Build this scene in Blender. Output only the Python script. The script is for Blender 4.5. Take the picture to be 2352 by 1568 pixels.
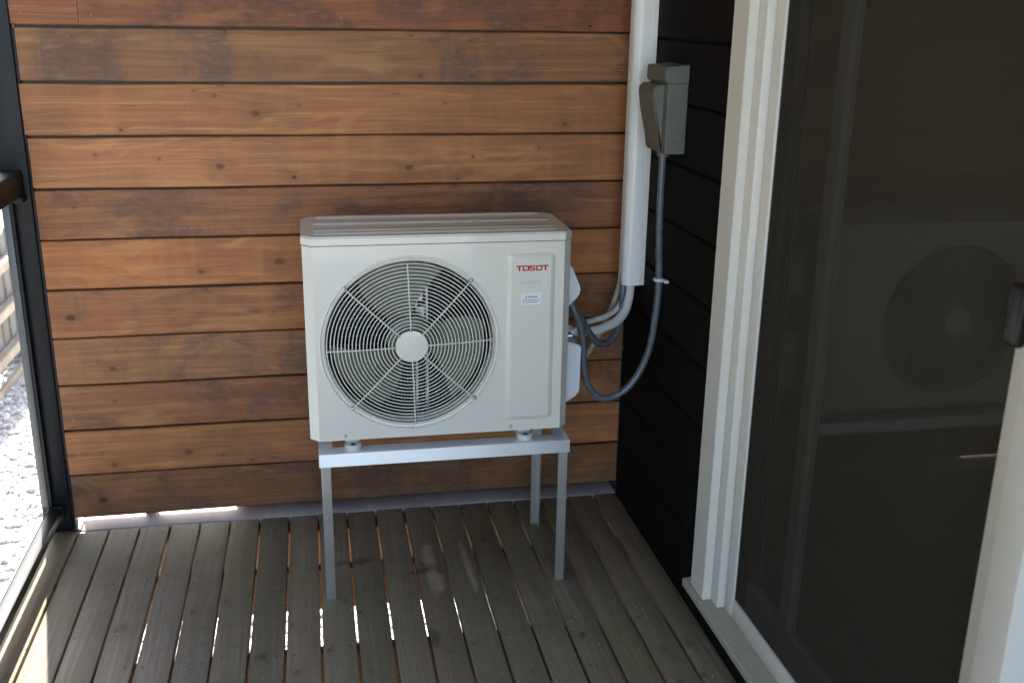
import bpy, bmesh, math, random
from mathutils import Vector, Matrix
import numpy as np
random.seed(7)
rng = np.random.default_rng(7)
SC = bpy.context.scene
for o in list(bpy.data.objects):
    bpy.data.objects.remove(o)
COL = SC.collection
R = math.radians

# ------------------------------------------------------------------ camera
cam_d = bpy.data.cameras.new('camera')
cam = bpy.data.objects.new('camera', cam_d)
COL.objects.link(cam)
cam.location = (0.8285, -3.210, 1.612)
cam.rotation_euler = (R(72.373), R(-0.864), R(-10.819))
cam_d.sensor_width = 36.0
cam_d.lens = 36.0 * 2377.3 / 2352.0
cam_d.clip_start = 0.02
cam_d.clip_end = 400
cam_d.dof.use_dof = True
cam_d.dof.focus_distance = 2.85
cam_d.dof.aperture_fstop = 4.5
SC.camera = cam

# ------------------------------------------------------------------ light
SUN_EL, SUN_AZ = 40.0, -12.7          # azimuth from +Y towards +X
w = bpy.data.worlds.new('World')
SC.world = w
w.use_nodes = True
nt = w.node_tree
bg = nt.nodes['Background']
sky = nt.nodes.new('ShaderNodeTexSky')
sky.sky_type = 'NISHITA'
sky.sun_disc = False
sky.sun_elevation = R(SUN_EL)
sky.sun_rotation = R(SUN_AZ)
sky.air_density = 1.0
sky.dust_density = 1.6
nt.links.new(sky.outputs[0], bg.inputs[0])
bg.inputs[1].default_value = 0.15
sd = bpy.data.lights.new('sun', 'SUN')
sd.energy = 5.0
sd.angle = R(0.5)
sd.color = (1.0, 0.955, 0.89)
so = bpy.data.objects.new('sun', sd)
COL.objects.link(so)
az = R(SUN_AZ)
to_sun = Vector((math.sin(az) * math.cos(R(SUN_EL)), math.cos(az) * math.cos(R(SUN_EL)), math.sin(R(SUN_EL))))
so.rotation_euler = (-to_sun).to_track_quat('-Z', 'Y').to_euler()
so.location = to_sun * 20
vs = SC.view_settings
vs.view_transform = 'Standard'
vs.look = 'None'
vs.gamma = 1.0
vs.use_curve_mapping = False
vs.exposure = 2.70

# ------------------------------------------------------------------ material helpers
class N:
    """tiny node graph helper"""
    def __init__(s, name):
        s.m = bpy.data.materials.new(name)
        s.m.use_nodes = True
        s.t = s.m.node_tree
        s.b = s.t.nodes['Principled BSDF']
        s.out = s.t.nodes['Material Output']
    def n(s, typ, **kw):
        x = s.t.nodes.new(typ)
        for k, v in kw.items():
            setattr(x, k, v)
        return x
    def put(s, sock, v):
        if isinstance(v, bpy.types.NodeSocket):
            s.t.links.new(v, sock)
        else:
            if isinstance(v, tuple) and len(v) == 3 and sock.type == 'RGBA':
                v = v + (1.0,)
            sock.default_value = v
    def math(s, op, a, b=None, c=None, clamp=False):
        x = s.n('ShaderNodeMath', operation=op, use_clamp=clamp)
        s.put(x.inputs[0], a)
        if b is not None: s.put(x.inputs[1], b)
        if c is not None: s.put(x.inputs[2], c)
        return x.outputs[0]
    def mix(s, f, a, b, mode='MIX'):
        x = s.n('ShaderNodeMix', data_type='RGBA', blend_type=mode)
        s.put(x.inputs[0], f); s.put(x.inputs[6], a); s.put(x.inputs[7], b)
        return x.outputs[2]
    def sep(s, v):
        x = s.n('ShaderNodeSeparateXYZ'); s.put(x.inputs[0], v); return x.outputs
    def comb(s, a, b, c):
        x = s.n('ShaderNodeCombineXYZ')
        s.put(x.inputs[0], a); s.put(x.inputs[1], b); s.put(x.inputs[2], c)
        return x.outputs[0]
    def noise(s, v, scale, detail=3, rough=0.55, dist=0.0):
        x = s.n('ShaderNodeTexNoise')
        s.put(x.inputs['Vector'], v)
        x.inputs['Scale'].default_value = scale
        x.inputs['Detail'].default_value = detail
        x.inputs['Roughness'].default_value = rough
        x.inputs['Distortion'].default_value = dist
        return x.outputs[0]
    def ramp(s, f, lo, hi, a=0.0, b=1.0):
        x = s.n('ShaderNodeMapRange', interpolation_type='SMOOTHSTEP')
        s.put(x.inputs[0], f)
        x.inputs[1].default_value = lo; x.inputs[2].default_value = hi
        x.inputs[3].default_value = a; x.inputs[4].default_value = b
        return x.outputs[0]
    def bump(s, h, strength, dist=0.002):
        x = s.n('ShaderNodeBump')
        x.inputs['Strength'].default_value = strength
        x.inputs['Distance'].default_value = dist
        s.put(x.inputs['Height'], h)
        s.t.links.new(x.outputs[0], s.b.inputs['Normal'])
    def set(s, **kw):
        for k, v in kw.items():
            s.put(s.b.inputs[k.replace('_', ' ')], v)
        return s

def wood(name, axis, dark, mid, light, rough=0.5, grain=1.0, knots=1.0, moss=None, blotch=0.8, objcol=True, glints_and_marks=False, bump=0.25, spec=0.4, cathw=0.22, stain=None, medw=1.5):
    g = N(name)
    tc = g.n('ShaderNodeTexCoord')
    oi = g.n('ShaderNodeObjectInfo')
    x, y, z = g.sep(tc.outputs['Object'])
    L, Cc = {'x': (x, z), 'y': (y, x), 'z': (z, y)}[axis]
    rnd = oi.outputs['Random']
    rz = g.math('MULTIPLY', rnd, 37.0)
    rl = g.math('ADD', L, g.math('MULTIPLY', rnd, 113.0))
    # knots
    kw = g.math('MULTIPLY', g.math('SUBTRACT', g.noise(g.comb(rl, Cc, rz), 55.0, 2), 0.5), 0.055)
    kv = g.comb(g.math('ADD', g.math('MULTIPLY', rl, 5.2), kw), g.math('ADD', g.math('MULTIPLY', Cc, 7.5), kw), rz)
    vor = g.n('ShaderNodeTexVoronoi', feature='F1', voronoi_dimensions='2D')
    g.put(vor.inputs['Vector'], kv); vor.inputs['Scale'].default_value = 1.0
    vr = g.sep(vor.outputs['Color'])
    kd = vor.outputs['Distance']
    ksize = g.math('MULTIPLY_ADD', g.math('POWER', vr[1], 2.5), 0.075, 0.014)
    kon = g.math('GREATER_THAN', vr[0], 0.50)
    kin = g.math('MULTIPLY', g.ramp(g.math('DIVIDE', kd, ksize), 1.4, 0.55), kon)
    khalo = g.math('MULTIPLY', g.ramp(g.math('DIVIDE', kd, ksize), 6.0, 1.0), kon)
    # grain coordinate, bent by noise and by the knots
    w1 = g.noise(g.comb(g.math('MULTIPLY', rl, 1.3), g.math('MULTIPLY', Cc, 7.0), rz), 1.0, 2)
    bent = g.math('ADD', Cc, g.math('MULTIPLY', g.math('SUBTRACT', w1, 0.5), 0.05))
    bent = g.math('ADD', bent, g.math('MULTIPLY', khalo, 0.006))
    fine = g.noise(g.comb(g.math('MULTIPLY', rl, 5.0), g.math('MULTIPLY', bent, 330.0), rz), 1.0, 4, 0.65)
    med = g.noise(g.comb(g.math('MULTIPLY', rl, 1.6), g.math('MULTIPLY', bent, 75.0), rz), 1.0, 3, 0.6)
    # cathedral figure: contour lines of a stretched field
    f1 = g.noise(g.comb(g.math('MULTIPLY', rl, 0.9), g.math('MULTIPLY', bent, 10.0), rz), 1.0, 1, 0.4)
    cath = g.math('SINE', g.math('MULTIPLY', f1, 95.0))
    cath = g.ramp(cath, 0.35, 1.0)
    cath = g.math('MULTIPLY', cath, g.ramp(f1, 0.42, 0.62))
    # stain blotches and cross bands
    bl = g.noise(g.comb(g.math('MULTIPLY', rl, 3.2), g.math('MULTIPLY', Cc, 6.0), rz), 1.0, 5, 0.62, 0.6)
    blm = g.ramp(bl, 0.50, 0.72)
    band = g.noise(g.comb(g.math('MULTIPLY', rl, 16.0), g.math('MULTIPLY', Cc, 1.5), rz), 1.0, 3, 0.7)
    t = g.math('ADD', g.math('MULTIPLY', g.math('SUBTRACT', med, 0.5), medw * grain), g.math('MULTIPLY', g.math('SUBTRACT', fine, 0.5), 0.9 * grain))
    t = g.math('ADD', t, 0.5, clamp=True)
    c = g.mix(t, dark, mid)
    c = g.mix(g.math('MULTIPLY', g.ramp(t, 0.45, 0.95), 0.65), c, light)
    c = g.mix(g.math('MULTIPLY', cath, cathw * grain), c, light)
    al = oi.outputs['Alpha']
    c = g.mix(g.math('MULTIPLY', g.math('MULTIPLY', blm, al), 0.70 * blotch), c, dark)
    if stain:
        big = g.noise(g.comb(g.math('MULTIPLY', rl, 2.6), g.math('MULTIPLY', Cc, 4.0), g.math('ADD', rz, 9.0)), 1.0, 4, 0.58, 1.1)
        bm_ = g.math('MULTIPLY', g.ramp(big, 0.47, 0.62), al)
        scr = g.noise(g.comb(g.math('MULTIPLY', rl, 30.0), g.math('MULTIPLY', Cc, 90.0), rz), 1.0, 3, 0.7)
        bm_ = g.math('MULTIPLY', bm_, g.ramp(scr, 0.25, 0.60))
        c = g.mix(g.math('MULTIPLY', bm_, 0.74), c, stain)
        pale = g.noise(g.comb(g.math('MULTIPLY', rl, 4.0), g.math('MULTIPLY', Cc, 11.0), g.math('ADD', rz, 21.0)), 1.0, 4, 0.6, 0.5)
        c = g.mix(g.math('MULTIPLY', g.ramp(pale, 0.55, 0.72), 0.38), c, light)
        # fine drying cracks
        ck = g.noise(g.comb(g.math('MULTIPLY', rl, 1.1), g.math('MULTIPLY', bent, 26.0), g.math('ADD', rz, 33.0)), 1.0, 1, 0.3)
        ckm = g.math('MULTIPLY', g.ramp(g.math('ABSOLUTE', g.math('SUBTRACT', ck, 0.5)), 0.006, 0.001), g.ramp(pale, 0.52, 0.40))
        c = g.mix(g.math('MULTIPLY', ckm, 0.6), c, tuple(q * 0.35 for q in dark))
    c = g.mix(g.math('MULTIPLY', g.ramp(band, 0.5, 0.75), 0.40 * blotch), c, mid)
    vd = tuple(q * 0.33 for q in dark)
    c = g.mix(g.math('MULTIPLY', khalo, 0.40 * knots), c, dark)
    kcol = g.mix(g.math('GREATER_THAN', vr[2], 0.62), tuple(q * 0.55 for q in dark), tuple(q * 0.16 for q in dark))
    c = g.mix(g.math('MULTIPLY', kin, 0.85 * knots), c, kcol)
    geo = g.n('ShaderNodeNewGeometry')
    if moss:
        mz = g.noise(geo.outputs['Position'], 2.1, 4, 0.6)
        c = g.mix(g.math('MULTIPLY', g.ramp(mz, 0.40, 0.62), 0.62), c, moss)
        sp = g.noise(geo.outputs['Position'], 17.0, 4, 0.7)
        c = g.mix(g.math('MULTIPLY', g.ramp(sp, 0.60, 0.74), 0.6), c, vd)
        sp2 = g.noise(geo.outputs['Position'], 60.0, 2, 0.7)
        c = g.mix(g.math('MULTIPLY', g.ramp(sp2, 0.63, 0.75), 0.35), c, light)
    if glints_and_marks:
        px, py, pz = g.sep(geo.outputs['Position'])
        wn = g.noise(geo.outputs['Position'], 22.0, 4, 0.65)
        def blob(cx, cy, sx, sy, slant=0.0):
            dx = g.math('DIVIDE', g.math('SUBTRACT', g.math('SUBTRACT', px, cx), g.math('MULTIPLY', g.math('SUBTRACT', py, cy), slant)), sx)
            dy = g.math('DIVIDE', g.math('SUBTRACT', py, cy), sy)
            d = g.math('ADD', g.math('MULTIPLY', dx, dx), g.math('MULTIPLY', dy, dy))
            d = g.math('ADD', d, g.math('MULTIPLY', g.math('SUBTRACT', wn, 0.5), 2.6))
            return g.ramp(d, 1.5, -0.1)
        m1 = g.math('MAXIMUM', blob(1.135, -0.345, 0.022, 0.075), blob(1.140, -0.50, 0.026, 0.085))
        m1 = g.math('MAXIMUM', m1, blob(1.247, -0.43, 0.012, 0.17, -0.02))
        c = g.mix(g.math('MULTIPLY', m1, 0.70), c, (0.52, 0.46, 0.38))  # pale marks: reflected sunlight painted into the deck colour
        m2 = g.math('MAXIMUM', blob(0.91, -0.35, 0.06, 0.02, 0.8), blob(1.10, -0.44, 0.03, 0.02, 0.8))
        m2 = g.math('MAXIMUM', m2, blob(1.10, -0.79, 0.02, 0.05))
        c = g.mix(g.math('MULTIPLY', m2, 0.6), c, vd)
    if objcol:
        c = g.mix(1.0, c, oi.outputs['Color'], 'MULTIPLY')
    g.b.inputs['Specular IOR Level'].default_value = spec
    g.set(Base_Color=c, Roughness=g.math('MULTIPLY_ADD', fine, 0.25, rough - 0.1))
    g.bump(g.math('ADD', g.math('MULTIPLY', fine, 0.6), g.math('MULTIPLY', med, 0.5)), bump, 0.0015)
    return g.m

def plain(name, col, rough=0.5, metal=0.0, var=0.06, scale=30.0, bump=0.0, spec=0.5, coat=0.0):
    g = N(name)
    geo = g.n('ShaderNodeNewGeometry')
    nz = g.noise(geo.outputs['Position'], scale, 4, 0.6)
    lo = tuple(q * (1 - var) for q in col); hi = tuple(min(1, q * (1 + var)) for q in col)
    g.set(Base_Color=g.mix(nz, lo, hi), Roughness=g.math('MULTIPLY_ADD', nz, 0.12, rough - 0.06), Metallic=metal)
    g.b.inputs['Specular IOR Level'].default_value = spec
    g.b.inputs['Coat Weight'].default_value = coat
    if bump:
        g.bump(nz, bump, 0.001)
    return g.m

M = {}
M['cedar'] = wood('cedar', 'x', (0.175, 0.066, 0.028), (0.430, 0.170, 0.058), (0.60, 0.290, 0.110), rough=0.55, grain=0.78, blotch=1.0, bump=0.4, stain=(0.118, 0.066, 0.046), medw=1.05)
M['deck'] = wood('deck_wood', 'y', (0.155, 0.130, 0.104), (0.305, 0.260, 0.205), (0.42, 0.365, 0.30), rough=0.8, grain=0.6, knots=0.8, moss=(0.200, 0.174, 0.118), blotch=0.6, glints_and_marks=True, bump=0.5, spec=0.25)
M['border'] = wood('border_wood', 'x', (0.34, 0.25, 0.23), (0.58, 0.46, 0.43), (0.66, 0.56, 0.52), rough=0.6, grain=0.8, blotch=1.2)
M['joist'] = wood('joist_wood', 'x', (0.22, 0.10, 0.04), (0.40, 0.20, 0.085), (0.5, 0.28, 0.13), rough=0.7)
M['fence'] = wood('fence_wood', 'z', (0.16, 0.145, 0.13), (0.26, 0.24, 0.215), (0.36, 0.33, 0.30), rough=0.8)
M['fence_rail'] = wood('fence_rail_wood', 'y', (0.30, 0.22, 0.15), (0.45, 0.35, 0.25), (0.55, 0.45, 0.33), rough=0.8)
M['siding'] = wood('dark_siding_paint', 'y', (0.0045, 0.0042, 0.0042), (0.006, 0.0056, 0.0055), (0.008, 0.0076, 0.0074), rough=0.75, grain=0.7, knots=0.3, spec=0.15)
M['soffit'] = wood('soffit_wood', 'y', (0.20, 0.15, 0.09), (0.30, 0.23, 0.14), (0.36, 0.28, 0.18), rough=0.6)
M['ac'] = plain('appliance_paint', (0.71, 0.665, 0.585), 0.34, var=0.025, scale=5.0, coat=0.3)
M['ac_white'] = plain('white_plastic_cover', (0.70, 0.72, 0.74), 0.42, var=0.02)
M['grille'] = plain('grille_coating', (0.66, 0.64, 0.56), 0.38, var=0.03)
M['fan'] = plain('fan_plastic', (0.15, 0.15, 0.105), 0.5, var=0.08)
M['black_in'] = plain('dark_interior', (0.022, 0.024, 0.028), 0.5, var=0.3)
M['zinc'] = plain('zinc_plate', (0.62, 0.63, 0.62), 0.35, metal=0.9, var=0.12, scale=80)
M['foot'] = plain('painted_foot', (0.58, 0.60, 0.56), 0.4, var=0.06, scale=60)
M['red'] = plain('red_print', (0.45, 0.012, 0.014), 0.4)
M['blue'] = plain('pale_blue_print', (0.48, 0.54, 0.64), 0.45)
M['sticker'] = plain('sticker_white', (0.78, 0.79, 0.82), 0.45, var=0.02)
M['ink'] = plain('black_ink', (0.05, 0.05, 0.06), 0.5)
M['yellow'] = plain('warning_yellow', (0.62, 0.42, 0.02), 0.5)
M['pvc'] = plain('white_pvc', (0.84, 0.83, 0.81), 0.33, var=0.03, scale=6)
M['insul'] = plain('white_insulation', (0.66, 0.66, 0.66), 0.6, var=0.06, scale=40, bump=0.2)
M['conduit'] = plain('grey_conduit', (0.105, 0.118, 0.138), 0.28, var=0.12, scale=25)
M['hose'] = plain('beige_hose', (0.42, 0.38, 0.27), 0.55)
M['boxgrey'] = plain('grey_enclosure_paint', (0.125, 0.128, 0.110), 0.45, var=0.08, scale=14)
M['rail_metal'] = plain('black_rail_paint', (0.011, 0.0115, 0.014), 0.42, var=0.2, scale=20, spec=0.2)
M['channel'] = plain('grey_glazing_channel', (0.10, 0.10, 0.105), 0.38, var=0.1)
M['vinyl'] = plain('white_vinyl', (0.735, 0.695, 0.625), 0.34, var=0.03, scale=7)
M['sill'] = plain('weathered_sill', (0.40, 0.365, 0.285), 0.75, var=0.28, scale=90, bump=0.3)
M['gasket'] = plain('dark_gasket', (0.02, 0.02, 0.02), 0.5)
M['blackplastic'] = plain('black_plastic', (0.012, 0.012, 0.012), 0.4)
M['room'] = plain('room_wall', (0.22, 0.19, 0.15), 0.8)
M['flake'] = plain('pale_flake', (0.62, 0.60, 0.56), 0.7, var=0.2)
M['deck_screw'] = plain('dark_screw', (0.045, 0.038, 0.033), 0.6, metal=0.3, var=0.2)
M['nail'] = plain('nail_head', (0.20, 0.165, 0.15), 0.5, metal=0.5, var=0.2)

def alu(axis):
    g = N('brushed_aluminium')
    tc = g.n('ShaderNodeTexCoord')
    x, y, z = g.sep(tc.outputs['Object'])
    oi = g.n('ShaderNodeObjectInfo')
    br = g.noise(g.comb(g.math('MULTIPLY', x, 3.0), g.math('MULTIPLY', y, 40.0), g.math('MULTIPLY', z, 400.0)), 1.0, 3, 0.6)
    sm = g.noise(g.comb(x, y, z), 14.0, 3, 0.6)
    g.set(Base_Color=g.mix(sm, (0.78, 0.79, 0.81), (0.90, 0.91, 0.93)), Metallic=0.9,
          Roughness=g.math('MULTIPLY_ADD', sm, 0.14, 0.38))
    tg = g.n('ShaderNodeTangent', direction_type='RADIAL', axis=axis)
    g.t.links.new(tg.outputs[0], g.b.inputs['Tangent'])
    g.b.inputs['Anisotropic'].default_value = 0.8
    g.bump(br, 0.08, 0.0006)
    return g.m
M['alu'] = alu('X')
M['alu_z'] = alu('Z')

def glass(name, tint, boost=1.0, rough=0.0):
    g = N(name)
    g.t.nodes.remove(g.b)
    tr = g.n('ShaderNodeBsdfTransparent'); tr.inputs[0].default_value = tint + (1,)
    gl = g.n('ShaderNodeBsdfGlossy'); gl.inputs['Roughness'].default_value = rough
    fr = g.n('ShaderNodeFresnel'); fr.inputs[0].default_value = 1.5
    f = g.math('MULTIPLY', fr.outputs[0], boost, clamp=True)
    mx = g.n('ShaderNodeMixShader')
    g.t.links.new(f, mx.inputs[0]); g.t.links.new(tr.outputs[0], mx.inputs[1]); g.t.links.new(gl.outputs[0], mx.inputs[2])
    g.t.links.new(mx.outputs[0], g.out.inputs[0])
    return g.m
M['glass_rail'] = glass('clear_glass', (0.93, 0.96, 0.95))
M['glass_door'] = glass('door_glass', (0.62, 0.62, 0.60), 1.0)

def screen():
    g = N('insect_mesh')
    g.t.nodes.remove(g.b)
    tr = g.n('ShaderNodeBsdfTransparent')
    di = g.n('ShaderNodeBsdfDiffuse'); di.inputs[0].default_value = (0.049, 0.043, 0.034, 1)
    mx = g.n('ShaderNodeMixShader'); mx.inputs[0].default_value = 0.84
    g.t.links.new(tr.outputs[0], mx.inputs[1]); g.t.links.new(di.outputs[0], mx.inputs[2])
    g.t.links.new(mx.outputs[0], g.out.inputs[0])
    return g.m
M['screen'] = screen()

def gravel():
    g = N('gravel')
    geo = g.n('ShaderNodeNewGeometry')
    v = g.n('ShaderNodeTexVoronoi', feature='F1')
    g.put(v.inputs['Vector'], geo.outputs['Position']); v.inputs['Scale'].default_value = 38
    cr = g.sep(v.outputs['Color'])
    n2 = g.noise(geo.outputs['Position'], 1.6, 3)
    c = g.mix(cr[0], (0.48, 0.465, 0.44), (0.72, 0.70, 0.665))
    c = g.mix(g.math('MULTIPLY', n2, 0.3), c, (0.25, 0.24, 0.22))
    g.set(Base_Color=c, Roughness=0.85)
    g.bump(g.math('SUBTRACT', 1.0, v.outputs['Distance']), 0.9, 0.02)
    return g.m
M['gravel'] = gravel()

def stone_mat():
    g = N('gravel_stone')
    at = g.n('ShaderNodeAttribute'); at.attribute_name = 'tone'
    geo = g.n('ShaderNodeNewGeometry')
    nz = g.noise(geo.outputs['Position'], 120.0, 3)
    c = g.mix(at.outputs['Fac'], (0.48, 0.465, 0.445), (0.78, 0.765, 0.73))
    c = g.mix(g.math('MULTIPLY', nz, 0.35), c, (0.60, 0.575, 0.53))
    g.set(Base_Color=c, Roughness=0.8)
    return g.m
M['stone'] = stone_mat()

# ------------------------------------------------------------------ object helpers
WL = {}
def link(o, parent=None, world=(0, 0, 0)):
    COL.objects.link(o)
    wv = Vector(world)
    if parent is not None:
        o.parent = parent
        o.location = wv - WL[parent.name]
    else:
        o.location = wv
    WL[o.name] = wv
    return o

def tag(o, label=None, cat=None, group=None, kind=None):
    if label: o['label'] = label
    if cat: o['category'] = cat
    if group: o['group'] = group
    if kind: o['kind'] = kind
    return o

def thing(name, loc, label=None, cat=None, group=None, kind=None):
    o = link(bpy.data.objects.new(name, None), None, loc)
    o.empty_display_size = 0.1
    return tag(o, label, cat, group, kind)

def mk(name, bm, mat, parent=None, origin=None, smooth=None):
    """bmesh in world coordinates -> one mesh object"""
    bm.normal_update()
    if origin is None:
        vs_ = [v.co for v in bm.verts]
        lo = Vector([min(v[i] for v in vs_) for i in range(3)]); hi = Vector([max(v[i] for v in vs_) for i in range(3)])
        origin = (lo + hi) / 2
    origin = Vector(origin)
    bmesh.ops.translate(bm, vec=-origin, verts=bm.verts)
    me = bpy.data.meshes.new(name)
    bm.to_mesh(me); bm.free()
    me.materials.append(M[mat])
    if smooth is not None:
        me.shade_smooth() if smooth >= 180 else me.set_sharp_from_angle(angle=R(smooth))
        if smooth < 180:
            for p in me.polygons: p.use_smooth = True
            me.set_sharp_from_angle(angle=R(smooth))
    return link(bpy.data.objects.new(name, me), parent, origin)

def bbox(bm, x0, x1, y0, y1, z0, z1, bev=0.0, seg=1):
    t = bmesh.new()
    bmesh.ops.create_cube(t, size=1.0)
    for v in t.verts:
        v.co = Vector(((x0 + x1) / 2 + v.co.x * (x1 - x0), (y0 + y1) / 2 + v.co.y * (y1 - y0), (z0 + z1) / 2 + v.co.z * (z1 - z0)))
    if bev > 0:
        bmesh.ops.bevel(t, geom=list(t.edges), offset=bev, segments=seg, affect='EDGES', profile=0.5)
    merge(bm, t)

def merge(bm, t):
    mp = [bm.verts.new(v.co) for v in t.verts]
    t.verts.index_update()
    for f in t.faces:
        try: bm.faces.new([mp[v.index] for v in f.verts])
        except ValueError: pass
    t.free()

def box(name, x0, x1, y0, y1, z0, z1, mat, parent=None, bev=0.0015, seg=1, smooth=None):
    bm = bmesh.new()
    bbox(bm, x0, x1, y0, y1, z0, z1, bev, seg)
    return mk(name, bm, mat, parent, smooth=smooth)

def prism(bm, pts, axis, a0, a1):
    """closed outline pts (2D) extruded along axis; outline order (u,v): x->(y,z), y->(x,z), z->(x,y)"""
    def P(u, v, a):
        return {'x': (a, u, v), 'y': (u, a, v), 'z': (u, v, a)}[axis]
    A = [bm.verts.new(P(u, v, a0)) for u, v in pts]
    B = [bm.verts.new(P(u, v, a1)) for u, v in pts]
    n = len(pts)
    fs = [bm.faces.new(A[::-1]), bm.faces.new(B)]
    for i in range(n):
        fs.append(bm.faces.new((A[i], A[(i + 1) % n], B[(i + 1) % n], B[i])))
    bmesh.ops.recalc_face_normals(bm, faces=fs)

def catmull(pts, sub=8):
    P = [Vector(p) for p in pts]
    P = [P[0] * 2 - P[1]] + P + [P[-1] * 2 - P[-2]]
    out = []
    for i in range(1, len(P) - 2):
        for k in range(sub):
            t = k / sub
            a, b, c, d = P[i - 1:i + 3]
            out.append(0.5 * ((2 * b) + (c - a) * t + (2 * a - 5 * b + 4 * c - d) * t * t + (3 * b - a - 3 * c + d) * t ** 3))
    out.append(P[-2])
    return out

def tube(bm, path, rad, n=12, ridge=0.0, closed=False, caps=True):
    """sweep; ridge>0 makes corrugations"""
    k = len(path)
    rings = []
    up = Vector((0.13, 0.97, 0.2)).normalized()
    prev = None
    for i, p in enumerate(path):
        if closed: d = (path[(i + 1) % k] - path[i - 1]).normalized()
        else: d = (path[min(i + 1, k - 1)] - path[max(i - 1, 0)]).normalized()
        if prev is None:
            a = d.cross(up).normalized()
        else:
            a = (prev - d * prev.dot(d)).normalized()
        prev = a
        b = d.cross(a)
        r = rad * (1 + (ridge if i % 2 else 0))
        rings.append([bm.verts.new(p + (a * math.cos(q) + b * math.sin(q)) * r) for q in [2 * math.pi * j / n for j in range(n)]])
    rr = range(k if closed else k - 1)
    for i in rr:
        A, B = rings[i], rings[(i + 1) % k]
        for j in range(n):
            bm.faces.new((A[j], A[(j + 1) % n], B[(j + 1) % n], B[j]))
    if caps and not closed:
        bm.faces.new(rings[0][::-1]); bm.faces.new(rings[-1])
    bmesh.ops.recalc_face_normals(bm, faces=bm.faces)

def resample(path, step):
    out = [path[0].copy()]; acc = 0
    for a, b in zip(path, path[1:]):
        L = (b - a).length
        while acc + L >= step:
            t = (step - acc) / L
            a = a.lerp(b, t); out.append(a.copy()); L = (b - a).length; acc = 0
        acc += L
    out.append(path[-1].copy())
    return out

def disc(bm, c, r, axis='y', h=0.002, n=16, dome=0.0):
    """short cylinder; front towards -axis"""
    def P(q, rr, a):
        u, v = math.cos(q) * rr, math.sin(q) * rr
        return {'y': (c[0] + u, c[1] + a, c[2] + v), 'x': (c[0] + a, c[1] + u, c[2] + v), 'z': (c[0] + u, c[1] + v, c[2] + a)}[axis]
    Q = [2 * math.pi * i / n for i in range(n)]
    a = [bm.verts.new(P(q, r, 0)) for q in Q]
    b = [bm.verts.new(P(q, r, -h)) for q in Q]
    d = [bm.verts.new(P(q, r * 0.7, -h - dome)) for q in Q]
    e = bm.verts.new(P(0, 0, -h - dome * 1.4))
    fs = []
    for i in range(n):
        j = (i + 1) % n
        fs += [bm.faces.new((a[i], a[j], b[j], b[i])), bm.faces.new((b[i], b[j], d[j], d[i])), bm.faces.new((d[i], d[j], e))]
    fs.append(bm.faces.new(a))
    bmesh.ops.recalc_face_normals(bm, faces=fs)

def text_mesh(name, body, x, y, z, width, height, mat, parent, bold=0.0):
    cu = bpy.data.curves.new(name, 'FONT')
    cu.body = body; cu.align_x = 'LEFT'; cu.extrude = 0.0; cu.offset = bold; cu.resolution_u = 3
    tmp = bpy.data.objects.new(name, cu)
    COL.objects.link(tmp)
    dg = bpy.context.evaluated_depsgraph_get()
    me = bpy.data.meshes.new_from_object(tmp.evaluated_get(dg))
    bpy.data.objects.remove(tmp)
    co = np.array([v.co for v in me.vertices])
    lo, hi = co.min(0), co.max(0)
    bm = bmesh.new(); bm.from_mesh(me)
    for v in bm.verts:
        v.co = Vector((x + (v.co.x - lo[0]) / (hi[0] - lo[0]) * width, y, z + (v.co.y - lo[1]) / (hi[1] - lo[1]) * height))
    bpy.data.meshes.remove(me)
    return mk(name, bm, mat, parent)

# ------------------------------------------------------------------ ground
GZ = -0.50
bm = bmesh.new()
S = 90
v = [bm.verts.new((x, y, GZ)) for x, y in ((-S, -S), (S, -S), (S, S), (-S, S))]
bm.faces.new(v)
tag(mk('ground', bm, 'gravel', origin=(0, 0, GZ)), kind='structure')

# loose gravel stones
ico = bmesh.new(); bmesh.ops.create_icosphere(ico, subdivisions=1, radius=1.0)
iv = np.array([v.co for v in ico.verts]); itri = np.array([[v.index for v in f.verts] for f in ico.faces]); ico.free()
pts = []
def scat(n, x0, x1, y0, y1):
    pts.append(np.column_stack([rng.uniform(x0, x1, n), rng.uniform(y0, y1, n)]))
scat(7000, -2.2, 0.0, -0.6, 3.4)
scat(3600, 0.0, 1.9, -0.9, 1.1)
pts = np.vstack(pts)
n = len(pts)
sc = rng.uniform(0.009, 0.024, (n, 1)) * rng.uniform(0.7, 1.25, (n, 3)) * np.array([1, 1, 0.62])
jit = rng.normal(1, 0.13, (n, len(iv), 1))
ang = rng.uniform(0, 6.28, n)
ca, sa = np.cos(ang)[:, None], np.sin(ang)[:, None]
V = iv[None] * jit * sc[:, None, :]
X = V[..., 0] * ca - V[..., 1] * sa; Y = V[..., 0] * sa + V[..., 1] * ca
V = np.stack([X + pts[:, 0:1], Y + pts[:, 1:2], V[..., 2] + GZ + sc[:, 2:3] * 0.6], -1).reshape(-1, 3)
F = (itri[None] + (np.arange(n) * len(iv))[:, None, None]).reshape(-1, 3)
me = bpy.data.meshes.new('gravel')
me.from_pydata((V - np.array([0, 0, GZ])).tolist(), [], F.tolist())
at = me.attributes.new('tone', 'FLOAT', 'POINT')
at.data.foreach_set('value', np.repeat(rng.uniform(0, 1, n), len(iv)).astype(np.float32))
me.materials.append(M['stone'])
tag(link(bpy.data.objects.new('gravel', me), None, (0, 0, GZ)), 'loose pale grey gravel stones outside the glass railing', 'gravel', kind='stuff')

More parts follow.
